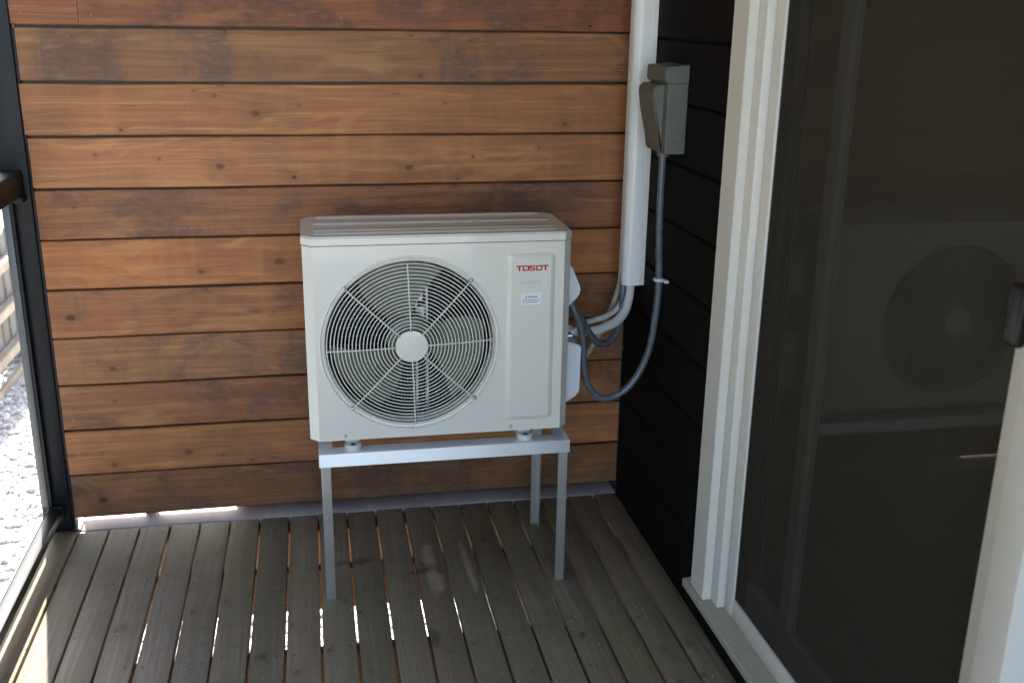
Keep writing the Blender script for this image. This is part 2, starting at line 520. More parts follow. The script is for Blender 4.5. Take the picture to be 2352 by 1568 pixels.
# ------------------------------------------------------------------ deck
deck = thing('deck', (0.9, -2.0, 0), kind='structure')
PX0, PP, GAP, DT = -0.052, 0.095, 0.0072, 0.030
for k in range(20):
    g0 = GAP / 2 + random.uniform(-0.0012, 0.0012); g1 = GAP / 2 + random.uniform(-0.0012, 0.0012)
    x0 = PX0 + k * PP + (g0 if k else -0.01); x1 = PX0 + (k + 1) * PP - g1
    if k == 19: x1 = 1.836
    zt = random.uniform(-0.0016, 0.0)
    y1 = -0.014 + random.uniform(-0.003, 0.002)
    if k == 0: y1 = 0.10
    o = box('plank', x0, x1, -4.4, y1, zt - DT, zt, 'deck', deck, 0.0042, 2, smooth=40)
    u = random.uniform(0.84, 1.14)
    if k < 6: u *= 1.08
    wm = min(1, max(0, (k - 4) / 8))
    o.color = (u * random.uniform(0.98, 1.05) * (1 + .10 * wm), u * (1 + .04 * wm), u * random.uniform(0.93, 1.0) * (1 - .12 * wm), 1)
    # paired screws at the joists
    if k:
        for jy in (-0.05, -0.36, -0.80):
            for sx in (0.02, PP - GAP - 0.02):
                if jy < -0.1 and random.random() < 0.6: continue
                bm2 = bmesh.new()
                disc(bm2, (x0 + sx + random.uniform(-.004, .004), jy + random.uniform(-.016, .016), zt - 0.0005), 0.0026, 'z', -0.0012, 8)
                mk('screw', bm2, 'deck_screw', o)
o = box('border_plank', 0.049, 1.838, -0.0085, 0.128, -0.030, -0.001, 'border', deck, 0.003, 2, smooth=40)
for yf in (-0.328, -0.771, -1.21, -1.65, -2.1, -2.54, -2.98, -3.4, -3.84, -4.3):
    box('joist', -0.05, 1.86, yf, yf + 0.038, -0.17, -DT - 0.0025, 'joist', deck, 0.002)
box('joist', -0.05, 1.86, -0.068, 0.045, -0.17, -0.033, 'joist', deck, 0.002)
for x in (0.3, 1.5):
    box('pier', x - .07, x + .07, -1.33, -1.19, GZ, -0.172, 'joist', deck, 0.004)
    box('pier', x - .07, x + .07, -3.97, -3.83, GZ, -0.172, 'joist', deck, 0.004)
box('pier', 1.70, 1.84, 0.0, 0.14, GZ, -0.172, 'joist', deck, 0.004)

# ------------------------------------------------------------------ privacy wall of stained boards
wall = thing('wooden_wall', (0.93, 0.06, 0), 'reddish brown stained wall of wide horizontal boards behind the heat pump', 'wall')
Z0, Q = 1.7075, 0.1520
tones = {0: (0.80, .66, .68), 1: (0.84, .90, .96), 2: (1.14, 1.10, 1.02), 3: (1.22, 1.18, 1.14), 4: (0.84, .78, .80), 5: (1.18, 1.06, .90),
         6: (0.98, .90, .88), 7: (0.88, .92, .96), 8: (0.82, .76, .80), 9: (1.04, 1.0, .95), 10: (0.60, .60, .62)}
def clad(k, xa, xb, tone):
    zb = Z0 - (k + 1) * Q + 0.0032 + random.uniform(-.001, .001)
    zt = Z0 - k * Q - 0.0032 + random.uniform(-.001, .001)
    if k == 10: zb = 0.040
    bm = bmesh.new()
    # a board with gently wavering edges, slightly cupped
    nx = 30
    secs = []
    ph = random.uniform(0, 6)
    cup = random.uniform(-.0012, .0016)
    prof = [(0, 0.0185), (0, 0.0025), (0.0025, 0.0), (0.5, None), (-0.0025, 0.0), (0, 0.0025), (0, 0.0185)]
    for i in range(nx + 1):
        x = xa + (xb - xa) * i / nx
        wb = 0.0011 * math.sin(x * 3.1 + ph) + 0.0006 * math.sin(x * 9 + ph * 2)
        wt = 0.0011 * math.sin(x * 2.7 + ph * 1.7) + 0.0006 * math.sin(x * 11 + ph)
        b, t = zb + wb, zt + wt
        dy = 0.0012 * math.sin(x * 2.2 + ph * 3)
        secs.append([bm.verts.new(p) for p in ((x, 0.0185, b), (x, 0.003 + dy, b), (x, dy, b + 0.003), (x, dy - cup, (b + t) / 2), (x, dy, t - 0.003), (x, 0.003 + dy, t), (x, 0.0185, t))])
    for A, B in zip(secs, secs[1:]):
        for j in range(7):
            bm.faces.new((A[j], A[(j + 1) % 7], B[(j + 1) % 7], B[j]))
    bm.faces.new(secs[0]); bm.faces.new(secs[-1])
    bmesh.ops.recalc_face_normals(bm, faces=bm.faces)
    o = mk('board', bm, 'cedar', wall, smooth=30)
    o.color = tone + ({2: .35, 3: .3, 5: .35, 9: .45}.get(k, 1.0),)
    for nxp in (xa + 0.030, 0.470, 0.93, 1.40, 1.77):
        if nxp < xa or nxp > xb: continue
        for f in (0.22, 0.80):
            bm2 = bmesh.new()
            disc(bm2, (nxp + random.uniform(-.008, .008), 0.0008, zb + (zt - zb) * (f + random.uniform(-.05, .05))), 0.0029, 'y', 0.0020, 8)
            mk('nail', bm2, 'nail', o)
for k in range(-5, 11):
    tn = tones.get(k, (1, 1, 1))
    if k == 0:
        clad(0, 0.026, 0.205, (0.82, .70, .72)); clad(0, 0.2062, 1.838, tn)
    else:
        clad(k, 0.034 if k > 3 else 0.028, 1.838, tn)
box('backing', 0.03, 1.838, 0.0195, 0.028, 0.05, 2.46, 'gasket', wall, 0)
for x in (0.252, 0.66, 1.06, 1.46, 1.80):
    box('stud', x - .019, x + .019, 0.093, 0.128, 0.0, 2.46, 'joist', wall, 0.001)
box('top_plate', 0.03, 1.838, 0.0285, 0.0925, 2.40, 2.46, 'joist', wall, 0.001)
# boards on the far side
box('rear_board', 0.03, 1.838, 0.129, 0.147, 0.066, 0.19, 'cedar', wall, 0.002)
for i in range(15):
    z = 0.1945 + i * 0.152
    if z > 2.4: break
    box('rear_board', 0.03, 1.838, 0.129, 0.147, z, z + .1475, 'cedar', wall, 0.002)
box('rear_board', 0.515, 1.838, 0.1485, 0.166, -0.15, 0.12, 'cedar', wall, 0.002)  # unseen low board added to end the sunlit strip under the wall

# ------------------------------------------------------------------ house wall (dark siding) and porch roof
house = thing('house_wall', (1.86, -2.0, 0), 'near black painted siding wall with faint board joints beside the sliding door', 'wall')
SP = 0.1685
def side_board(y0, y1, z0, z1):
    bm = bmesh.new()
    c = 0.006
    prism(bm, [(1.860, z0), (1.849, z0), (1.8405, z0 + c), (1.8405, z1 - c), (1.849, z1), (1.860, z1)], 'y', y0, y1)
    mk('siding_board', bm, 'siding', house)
for i in range(-1, 16):
    z0 = 1.546 - (9 - i) * SP + 0.0015; z1 = z0 + SP - 0.003
    if z1 < -0.05 or z0 > 2.45: continue
    z0 = max(z0, -0.16); z1 = min(z1, 2.46)
    side_board(-0.003, -0.836, z0, z1) if z0 < 2.13 else side_board(-0.003, -4.4, z0, z1)
    if z0 < 2.13:
        side_board(-2.038, -4.4, z0, z1)
        if z1 < 0.10: side_board(-0.837, -2.037, z0, z1)
box('sheathing', 1.8605, 1.875, -0.80, 0.15, -0.4, 2.46, 'gasket', house, 0)
box('sheathing', 1.8605, 1.875, -4.4, -2.06, -0.4, 2.46, 'gasket', house, 0)
box('sheathing', 1.8605, 1.875, -2.06, -0.80, 2.16, 2.46, 'gasket', house, 0)
box('corner_strip', 1.8385, 1.8602, -0.0026, 0.17, -0.4, 2.46, 'gasket', house, 0)  # dark strip added to stop light leaking through the corner gap
box('foundation', 1.862, 1.99, -4.4, 0.15, GZ, 0.085, 'gasket', house, 0)
tag(box('porch_roof', -0.30, 2.2, -3.3, 0.30, 2.47, 2.62, 'soffit', None, 0.004), kind='structure')
# dark room behind the sliding door
bm = bmesh.new()
bbox(bm, 1.99, 5.0, -4.2, 0.6, 0.09, 2.5)
bmesh.ops.reverse_faces(bm, faces=bm.faces)
for f in [f for f in bm.faces if f.calc_center_median().x < 2.0]: bm.faces.remove(f)
tag(mk('room_interior', bm, 'room'), kind='structure')

# ------------------------------------------------------------------ sliding door
door = thing('sliding_door', (1.85, -1.43, 0.09), 'white framed sliding patio door with dark screened glass beside the black siding', 'door')
TY0, TY1 = -0.818, -0.910
def trim_post(ya, yb, name='trim'):
    bm = bmesh.new()
    prism(bm, [(1.8125, ya), (1.8125, yb), (1.858, yb), (1.858, ya)], 'z', 0.1135, 2.13)
    bmesh.ops.bevel(bm, geom=list(bm.edges), offset=0.002, segments=2, affect='EDGES')
    return mk(name, bm, 'vinyl', door, smooth=40)
trim_post(TY1, TY0)
bm = bmesh.new()
prism(bm, [(1.8402, -2.072), (1.7905, -2.072), (1.7905, -2.034), (1.7985, -1.998), (1.858, -1.9785), (1.858, -2.0375), (1.8402, -2.0375)], 'z', 0.1135, 2.13)
bmesh.ops.bevel(bm, geom=list(bm.edges), offset=0.0012, segments=2, affect='EDGES')
mk('trim', bm, 'vinyl', door, smooth=25)
box('trim', 1.8130, 1.858, -2.032, -0.818, 2.1305, 2.20, 'vinyl', door, 0.002)
# jamb with stepped profile
box('jamb', 1.834, 1.90, -0.9575, -0.9105, 0.117, 2.13, 'vinyl', door, 0.003, 2, smooth=40)
box('jamb', 1.856, 1.90, -1.9780, -1.9365, 0.117, 2.13, 'vinyl', door, 0.006, 3, smooth=40)
box('jamb', 1.836, 1.90, -1.9360, -0.958, 2.09, 2.13, 'vinyl', door, 0.002)
# screen panel
sp = box('screen_frame', 1.853, 1.868, -1.008, -0.962, 0.119, 2.088, 'vinyl', door, 0.003, 2, smooth=40)
box('stile', 1.853, 1.868, -1.933, -1.902, 0.119, 2.088, 'vinyl', sp, 0.004, 2, smooth=40)
box('rail', 1.8535, 1.8675, -1.9015, -1.0085, 0.119, 0.172, 'vinyl', sp, 0.003, 2, smooth=40)
box('rail', 1.8535, 1.8675, -1.9015, -1.0085, 2.03, 2.0875, 'vinyl', sp, 0.003, 2, smooth=40)
bm = bmesh.new(); bm.faces.new([bm.verts.new(p) for p in ((1.8605, -1.903, 0.17), (1.8605, -1.007, 0.17), (1.8605, -1.007, 2.04), (1.8605, -1.903, 2.04))])
mk('insect_screen', bm, 'screen', sp)
box('spline', 1.8595, 1.8655, -1.0125, -1.0086, 0.1725, 2.03, 'gasket', sp, 0)
# glazed panel behind
gp = box('door_panel', 1.876, 1.905, -1.03, -0.965, 0.12, 2.088, 'channel', door, 0.003, 2, smooth=40)
box('stile', 1.876, 1.905, -1.932, -1.885, 0.12, 2.088, 'channel', gp, 0.003)
box('rail', 1.8765, 1.9045, -1.8845, -1.0305, 0.12, 0.235, 'vinyl', gp, 0.003)
box('rail', 1.8765, 1.9045, -1.8845, -1.0305, 2.0, 2.0875, 'vinyl', gp, 0.003)
bm = bmesh.new(); bm.faces.new([bm.verts.new(p) for p in ((1.890, -1.895, 0.23), (1.890, -1.02, 0.23), (1.890, -1.02, 2.01), (1.890, -1.895, 2.01))])
mk('pane', bm, 'glass_door', gp)
box('stile', 1.8775, 1.9035, -1.262, -1.215, 0.2355, 1.9995, 'vinyl', gp, 0.003)
box('handle', 1.832, 1.8525, -1.930, -1.894, 1.150, 1.246, 'blackplastic', door, 0.009, 3, smooth=50)
# sill
bm = bmesh.new()
prism(bm, [(1.800, 0.092), (1.800, 0.110), (1.803, 0.1128), (1.862, 0.1165), (1.90, 0.118), (1.90, 0.092)], 'y', -2.085, -0.789)
mk('sill', bm, 'sill', door)

# ------------------------------------------------------------------ glass railing
rail = thing('glass_railing', (0.0, -2.0, 0), 'black metal railing with clear glass panels along the open side', 'railing')
p = box('post', -0.060, 0.0255, -0.008, 0.075, 0.006, 2.468, 'rail_metal', rail, 0.004, 2, smooth=40)
box('post_base', -0.048, 0.049, -0.012, 0.085, 0.0005, 0.0055, 'rail_metal', p, 0.001)
box('post_flange', 0.0258, 0.0335, 0.0, 0.019, 0.01, 1.55, 'rail_metal', p, 0.001)
q = box('post', -0.041, 0.0255, -4.35, -4.27, 0.0, 2.468, 'rail_metal', rail, 0.004, 2, smooth=40)
box('handrail', -0.055, 0.012, -4.265, -0.0095, 1.088, 1.158, 'rail_metal', rail, 0.006, 2, smooth=40)
box('bracket', -0.020, 0.0155, -0.055, -0.0092, 1.070, 1.0875, 'rail_metal', rail, 0.003)
br = box('bottom_rail', -0.031, 0.006, -4.265, -0.0095, 0.066, 0.098, 'rail_metal', rail, 0.003, 2, smooth=40)
box('bracket', -0.034, 0.010, -0.040, -0.0094, 0.052, 0.1005, 'rail_metal', rail, 0.003)
box('glass_channel', -0.054, -0.032, -0.030, -0.0094, 0.10, 1.087, 'channel', rail, 0.003, 2, smooth=40)
box('glass_channel', -0.031, -0.022, -0.030, -0.0092, 0.10, 1.087, 'rail_metal', rail, 0.001)
box('glass_gasket', -0.049, -0.0435, -4.26, -0.0305, 0.0645, 0.078, 'gasket', rail, 0)
bm = bmesh.new(); bm.faces.new([bm.verts.new(c) for c in ((-0.046, -4.26, 0.079), (-0.046, -0.025, 0.079), (-0.046, -0.025, 1.089), (-0.046, -4.26, 1.089))])
mk('glass_pane', bm, 'glass_rail', rail)

# ------------------------------------------------------------------ aluminium stand
SB = 0.4535
stand = thing('metal_stand', (1.168, -0.38, 0), 'bare aluminium angle stand on the deck carrying the heat pump', 'stand')
def angle(name, pts, axis, a0, a1):
    bm = bmesh.new(); prism(bm, pts, axis, a0, a1)
    bmesh.ops.bevel(bm, geom=list(bm.edges), offset=0.0007, segments=1, affect='EDGES')
    return mk(name, bm, 'alu_z' if axis == 'z' else 'alu', stand)
t = 0.004
XA, XB, YA, YB = 0.815, 1.521, -0.5635, -0.190
angle('front_beam', [(YA, SB), (YA, SB - .0385), (YA + t, SB - .0385), (YA + t, SB - t), (YA + .048, SB - t), (YA + .048, SB)], 'x', XA, XB)
angle('rear_beam', [(YB, SB), (YB, SB - .0385), (YB - t, SB - .0385), (YB - t, SB - t), (YB - .040, SB - t), (YB - .040, SB)], 'x', XA, XB)
for xs, d in ((XA, 1), (XB, -1)):
    xs += d * 0.0003
    angle('side_beam', [(xs, SB - .0005), (xs, SB - .038), (xs + d * t, SB - .038), (xs + d * t, SB - t - .0005), (xs + d * .038, SB - t - .0005), (xs + d * .038, SB - .0005)], 'y', YA + .0485, YB - .0405)
    for ys, e in ((YA + t + .0005, 1), (YB - t - .0005, -1)):
        xo = xs + d * (t + .0005)
        angle('leg', [(xo, ys), (xo + d * .0265, ys), (xo + d * .0265, ys + e * t), (xo + d * t, ys + e * t), (xo + d * t, ys + e * .0265), (xo, ys + e * .0265)], 'z', 0.001, SB - t - .001)

# ------------------------------------------------------------------ heat pump
AX0, AX1, AXO0, AXO1 = 0.8195, 1.4955, 0.7945, 1.5180
AYF, AYC, AYB = -0.535, -0.509, -0.247
AZ0, AZS, AZT = 0.481, 1.0255, 1.0505
hp = thing('heat_pump', (1.156, -0.39, SB), 'off white outdoor heat pump with round fan grille on a metal stand', 'heat pump')
FC = Vector((1.0745, AYF, 0.7495))
XS = 1.3275
bm = bmesh.new()
def V3(x, y, z): return bm.verts.new((x, y, z))
# left section with the fan opening
cor = [(AX0, AZ0), (XS, AZ0), (XS, AZS), (AX0, AZS)]
angs = sorted(set([round(2 * math.pi * i / 120, 6) for i in range(120)] + [round(math.atan2(z - FC.z, x - FC.x) % (2 * math.pi), 6) for x, z in cor]))
def rect_hit(a):
    c, s = math.cos(a), math.sin(a)
    ts = []
    if c > 1e-9: ts.append((XS - FC.x) / c)
    if c < -1e-9: ts.append((AX0 - FC.x) / c)
    if s > 1e-9: ts.append((AZS - FC.z) / s)
    if s < -1e-9: ts.append((AZ0 - FC.z) / s)
    tt = min(ts); return FC.x + c * tt, FC.z + s * tt
prof = [(0.2470, 0.0), (0.2455, -0.0016), (0.2425, -0.0016), (0.2400, 0.0022), (0.2345, 0.0030), (0.2310, 0.0055), (0.2290, 0.0120), (0.2285, 0.060)]
loops = [[V3(rect_hit(a)[0], AYF, rect_hit(a)[1]) for a in angs]]
for r_, dy in prof:
    loops.append([V3(FC.x + math.cos(a) * r_, AYF + dy, FC.z + math.sin(a) * r_) for a in angs])
for A, B in zip(loops, loops[1:]):
    for i in range(len(angs)):
        j = (i + 1) % len(angs)
        bm.faces.new((A[i], A[j], B[j], B[i]))
# right section with the raised service panel
def rrect(x0, x1, z0, z1, r_, y, n=6):
    out = []
    for cx, cz, a0 in ((x1 - r_, z1 - r_, 0), (x0 + r_, z1 - r_, 90), (x0 + r_, z0 + r_, 180), (x1 - r_, z0 + r_, 270)):
        for i in range(n + 1):
            a = R(a0 + 90 * i / n)
            out.append(V3(cx + r_ * math.cos(a), y, cz + r_ * math.sin(a)))
    return out
PA = (1.3345, 1.4700, 0.5125, 0.9945)
def inset(p, d): return (p[0] + d, p[1] - d, p[2] + d, p[3] - d)
L0 = rrect(*PA, 0.013, AYF); L1 = rrect(*inset(PA, .002), 0.012, AYF - .0012); L2 = rrect(*inset(PA, .0105), 0.010, AYF - .0062); L3 = rrect(*inset(PA, .0135), 0.009, AYF - .0070)
rc = [V3(AX1, AYF, AZS), V3(XS, AYF, AZS), V3(XS, AYF, AZ0), V3(AX1, AYF, AZ0)]
nn = 7
for c in range(4):
    for i in range(6):
        bm.faces.new((rc[c], L0[c * nn + i], L0[c * nn + i + 1]))
    d = (c + 1) % 4
    bm.faces.new((rc[c], L0[c * nn + 6], L0[d * nn], rc[d]))
for A, B in ((L0, L1), (L1, L2), (L2, L3)):
    for i in range(28):
        j = (i + 1) % 28
        bm.faces.new((A[i], A[j], B[j], B[i]))
bm.faces.new(L3)
# chamfered corners
for xa, xb in ((AX0, AXO0), (AX1, AXO1)):
    bm.faces.new([V3(*c) for c in ((xa, AYF, AZ0), (xa, AYF, AZS), (xb, AYC, AZS), (xb, AYC, AZ0))])
bm.faces.new([V3(*c) for c in ((AXO0, AYC, AZ0 + .0005), (AX0, AYF, AZ0 + .0005), (AX1, AYF, AZ0 + .0005), (AXO1, AYC, AZ0 + .0005))])
bmesh.ops.remove_doubles(bm, verts=bm.verts, dist=0.00005)
bmesh.ops.recalc_face_normals(bm, faces=bm.faces)
fp = mk('front_panel', bm, 'ac', hp, smooth=22)
for p_ in fp.data.polygons:
    if abs(p_.normal.y) > 0.9995: p_.use_smooth = False
# cabinet: sides, back and base
bm = bmesh.new()
out = [(AXO0 + .0005, AYC + .0008), (AXO0 + .0005, AYB - .022), (AXO0 + .022, AYB), (AXO1 - .022, AYB), (AXO1 - .0005, AYB - .022), (AXO1 - .0005, AYC + .0008)]
A = [bm.verts.new((x, y, AZ0)) for x, y in out]; B = [bm.verts.new((x, y, AZS)) for x, y in out]
for i in range(5): bm.faces.new((A[i], A[i + 1], B[i + 1], B[i]))
bm.faces.new(A)
bmesh.ops.recalc_face_normals(bm, faces=bm.faces)
mk('cabinet', bm, 'ac', hp)
# lid
o2 = 0.0022
lid_out = [(AX0 - .001, AYF - o2), (AX1 + .001, AYF - o2), (AXO1 + o2, AYC), (AXO1 + o2, AYB - .022), (AXO1 - .021, AYB + o2), (AXO0 + .021, AYB + o2), (AXO0 - o2, AYB - .022), (AXO0 - o2, AYC)]
bm = bmesh.new()
prism(bm, lid_out, 'z', AZS + 0.0024, AZT)
top_e = [e for e in bm.edges if all(v.co.z > AZT - 1e-5 for v in e.verts)]
bmesh.ops.bevel(bm, geom=top_e, offset=0.004, segments=3, affect='EDGES')
lid = mk('lid', bm, 'ac', hp, smooth=35)
for y0, y1, xa, xb in ((-0.281, -0.252, .830, 1.482), (-0.375, -0.340, .822, 1.490), (-0.470, -0.436, .822, 1.490), (-0.506, -0.479, .824, 1.484)):
    bm = bmesh.new()
    hgt = 0.0038
    n_ = 6
    outl = lambda ins, z: [bm.verts.new((cx + (r__ - 0) * math.cos(a), cy + r__ * math.sin(a), z)) for cx, r__ in ((xb - (y1 - y0) / 2, (y1 - y0) / 2 - ins), (xa + (y1 - y0) / 2, (y1 - y0) / 2 - ins)) for cy in [(y0 + y1) / 2] for a in ([R(-90 + 180 * i / n_) for i in range(n_ + 1)] if cx > 1.2 else [R(90 + 180 * i / n_) for i in range(n_ + 1)])]
    A, B = outl(0, AZT - 0.0008), outl(0.006, AZT + hgt)
    k = len(A)
    for i in range(k): bm.faces.new((A[i], A[(i + 1) % k], B[(i + 1) % k], B[i]))
    bm.faces.new(B)
    bmesh.ops.recalc_face_normals(bm, faces=bm.faces)
    mk('rib', bm, 'ac', lid, smooth=50)
# seam shadow gap, liner, coil
box('seam_strip', AX0 + .004, AX1 - .004, AYF + .004, AYC, AZS - .002, AZS + .0030, 'gasket', hp, 0)
bm = bmesh.new()
bbox(bm, AXO0 + .006, AXO1 - .004, AYF + .061, AYB - .006, AZ0 + .004, AZS - .003)
for f in [f for f in bm.faces if f.calc_center_median().y < -0.45]: bm.faces.remove(f)
mk('inner_housing', bm, 'black_in', hp)
bm = bmesh.new()
for i in range(46):
    x = 0.835 + i * 0.0096
    bbox(bm, x, x + 0.0012, -0.300, -0.272, 0.50, 1.0)
tag(mk('coil_fins', bm, 'black_in', hp), kind='stuff')
for i in range(10):
    bm = bmesh.new(); z = 0.63 + i * 0.0262
    tube(bm, [Vector((0.885, -0.305, z)), Vector((1.005, -0.305, z + .001))], 0.0011, 6)
    mk('coil_wire', bm, 'zinc', hp)
# fan
fan = thing('fan', (FC.x, -0.46, FC.z)); fan.parent = hp; fan.location = Vector((FC.x, -0.46, FC.z)) - WL['heat_pump']
bm = bmesh.new(); disc(bm, (FC.x, -0.44, FC.z), 0.062, 'y', 0.05, 32, 0.006); mk('fan_hub', bm, 'fan', fan, smooth=40)
for c0 in (112, -8, 232):
    bm = bmesh.new(); grid = []
    for i in range(9):
        r_ = 0.055 + (0.2150 - 0.055) * i / 8
        row = []
        half = 25 + 9 * math.sin(i / 8 * 2.2)
        sweep = -16 * (i / 8) ** 1.5
        for j in range(9):
            u = j / 8 * 2 - 1
            a = R(c0 + sweep + u * half)
            row.append((FC.x + r_ * math.cos(a), -0.462 + 0.022 * u * (1 - .35 * i / 8) + 0.006 * u * u, FC.z + r_ * math.sin(a)))
        grid.append([bm.verts.new(p) for p in row])
    for i in range(8):
        for j in range(8):
            bm.faces.new((grid[i][j], grid[i][j + 1], grid[i + 1][j + 1], grid[i + 1][j]))
    bmesh.ops.recalc_face_normals(bm, faces=bm.faces)
    bmesh.ops.solidify(bm, geom=list(bm.faces), thickness=0.0025)
    mk('fan_blade', bm, 'fan', fan, smooth=50)
for x in (1.098, 1.128):
    box('motor_bracket', x, x + 0.008, -0.405, -0.375, 0.50, 1.0, 'zinc', hp, 0.001)
box('motor_bracket', 1.085, 1.1275, -0.415, -0.4055, 0.866, 0.878, 'zinc', hp, 0.001)
box('motor_bracket', 1.092, 1.120, -0.413, -0.4055, 0.840, 0.8655, 'zinc', hp, 0.001)
box('motor_bracket', 1.100, 1.125, -0.412, -0.4055, 0.785, 0.822, 'zinc', hp, 0.001)
bm = bmesh.new(); disc(bm, (FC.x, -0.345, FC.z), 0.058, 'y', 0.06, 24, 0.004); mk('fan_motor', bm, 'channel', hp, smooth=40)
# grille
gr = thing('fan_grille', (FC.x, AYF - .005, FC.z)); gr.parent = hp; gr.location = Vector((FC.x, AYF - .005, FC.z)) - WL['heat_pump']
def gy(r_): return AYF - 0.0035 - 0.0125 * math.cos(min(1, r_ / 0.238) ** 2.2 * math.pi / 2)
TW = R(2.0)
for k in range(19):
    r_ = 0.0525 + k * (0.2262 - 0.0525) / 18
    bm = bmesh.new()
    tube(bm, [Vector((FC.x + r_ * math.cos(a), gy(r_), FC.z + r_ * math.sin(a))) for a in [2 * math.pi * i / 96 for i in range(96)]], 0.00165, 6, closed=True)
    mk('wire_ring', bm, 'grille', gr, origin=(FC.x, gy(r_), FC.z), smooth=180)
for k in range(8):
    a = TW + k * math.pi / 4
    diag = k % 2
    r1 = 0.2375 if diag else 0.2285
    bm = bmesh.new()
    path = [Vector((FC.x + r_ * math.cos(a), gy(r_) - 0.0028, FC.z + r_ * math.sin(a))) for r_ in np.linspace(0.040, r1, 14)]
    tube(bm, path, 0.0021, 6)
    mk('wire_spoke', bm, 'grille', gr, smooth=180)
    if diag:
        c = (FC.x + 0.2395 * math.cos(a), AYF + 0.001, FC.z + 0.2395 * math.sin(a))
        bm = bmesh.new(); disc(bm, c, 0.0058, 'y', 0.005, 12, 0.0025); mk('screw', bm, 'zinc', gr, smooth=50)
bm = bmesh.new(); disc(bm, (FC.x, gy(0) + .002, FC.z), 0.0440, 'y', 0.0045, 48, 0.0012); mk('hub_cap', bm, 'ac', gr, smooth=40)
for x, z in ((0.889, 0.4935), (1.352, 0.4945)):
    bm = bmesh.new(); disc(bm, (x, AYF - .0002, z), 0.0052, 'y', 0.0022, 12, 0.002); mk('screw', bm, 'zinc', hp, smooth=50)
bm = bmesh.new(); disc(bm, (1.0755, AYF - .0004, 0.5080), 0.0022, 'y', 0.0006, 10); mk('drain_hole', bm, 'gasket', hp)
# lettering on the raised panel
PY = AYF - 0.0070
def letter(strokes, x, z, s):
    bm = bmesh.new()
    for i, (x0, x1, z0, z1) in enumerate(strokes):
        bbox(bm, x + x0 * s, x + x1 * s, PY - 0.0009 - i * 0.00004, PY - 0.0001, z + z0 * s, z + z1 * s)
    return mk('letter', bm, 'red', hp)
LH = 0.0150
T_ = [(0.0, 1.15, .76, 1.0), (.42, .73, 0.0, .76)]
O_ = [(0.05, .32, 0.1, .95), (.32, 1.1, .76, 1.0), (1.0, 1.27, .05, .95), (.10, 1.0, 0.0, .22)]
S_ = [(.06, 1.12, .78, 1.0), (0.03, .30, .40, .9), (.10, 1.05, .40, .62), (.86, 1.13, .08, .52), (0.0, 1.0, 0.0, .22)]
lx = 1.3605
for st, adv in ((T_, 1.10), (O_, 1.24), (S_, 1.20), (O_, 1.25), (T_, 1.2)):
    letter(st, lx, 0.9468, LH); lx += adv * LH
text_mesh('lettering', 'INVERTER', 1.3700, PY - 0.0004, 0.9085, 0.0625, 0.0100, 'blue', hp, 0.012)
stk = box('warning_sticker', 1.3748, 1.4298, PY - 0.0005, PY - 0.0001, 0.8515, 0.8845, 'sticker', hp, 0)
bm = bmesh.new(); prism(bm, [(1.3845, 0.8700), (1.3925, 0.8700), (1.3885, 0.8785)], 'y', PY - .0009, PY - .0006); mk('warning_triangle', bm, 'yellow', stk)
bm = bmesh.new(); bbox(bm, 1.3881, 1.3889, PY - .0013, PY - .0010, 0.8722, 0.8765); bbox(bm, 1.3881, 1.3889, PY - .0013, PY - .0010, 0.8706, 0.8714); mk('warning_mark', bm, 'ink', stk)
text_mesh('warning_print', 'WARNING', 1.3938, PY - 0.0008, 0.8705, 0.0270, 0.0058, 'ink', stk, 0.02)
for xa, xb, z in ((1.3775, 1.4275, 0.8648), (1.3795, 1.4230, 0.8588)):
    bm = bmesh.new(); x = xa
    while x < xb:
        L = min(random.uniform(.0022, .0052), xb - x)
        bbox(bm, x, x + L, PY - .0009, PY - .0006, z - .0009, z + .0009); x += L + .0008
    mk('fine_print', bm, 'ink', stk)
# feet
for x in (0.9095, 1.3945):
    bm = bmesh.new()
    bbox(bm, x - .0215, x + .0215, -0.530, -0.23, SB + .0003, SB + .0145, 0.0015)
    f = mk('foot', bm, 'foot', hp)
    bm = bmesh.new(); disc(bm, (x, -0.5305, SB + .0004), 0.0230, 'z', -0.0160, 24); mk('foot_lip', bm, 'foot', f, smooth=50)
    bm = bmesh.new(); disc(bm, (x, -0.5405, SB + .0166), 0.0070, 'z', -0.0006, 14); mk('bolt_slot', bm, 'gasket', f)
    bm = bmesh.new(); disc(bm, (x + .0130, -0.5395, SB + .0166), 0.0042, 'z', -0.004, 6); mk('bolt', bm, 'zinc', f)
    box('foot_web', x - .018, x + .018, -0.520, -0.25, SB + .0147, AZ0 - .0003, 'foot', f, 0.001)
# covers on the right side
bm = bmesh.new()
prism(bm, [(AXO1, 0.955), (1.545, 0.925), (1.5715, 0.866), (1.572, 0.852), (1.566, 0.838), (1.535, 0.806), (AXO1, 0.795)], 'y', -0.430, -0.300)
bmesh.ops.bevel(bm, geom=list(bm.edges), offset=0.004, segments=2, affect='EDGES')
mk('wiring_cover', bm, 'ac_white', hp, smooth=40)
bm = bmesh.new()
prism(bm, [(AXO1, 0.700), (1.545, 0.700), (1.5785, 0.6885), (1.5815, 0.683), (1.5805, 0.548), (1.574, 0.535), (1.545, 0.515), (AXO1, 0.507)], 'y', -0.425, -0.300)
bmesh.ops.bevel(bm, geom=list(bm.edges), offset=0.004, segments=2, affect='EDGES')
mk('valve_cover', bm, 'ac_white', hp, smooth=40)
bm = bmesh.new(); tube(bm, [Vector((AXO1, -0.36, 0.722)), Vector((1.548, -0.36, 0.722))], 0.013, 12); mk('valve', bm, 'zinc', hp, smooth=40)
bm = bmesh.new(); tube(bm, [Vector((AXO1, -0.38, 0.7085)), Vector((1.562, -0.385, 0.7075))], 0.0065, 10); mk('valve', bm, 'zinc', hp, smooth=40)

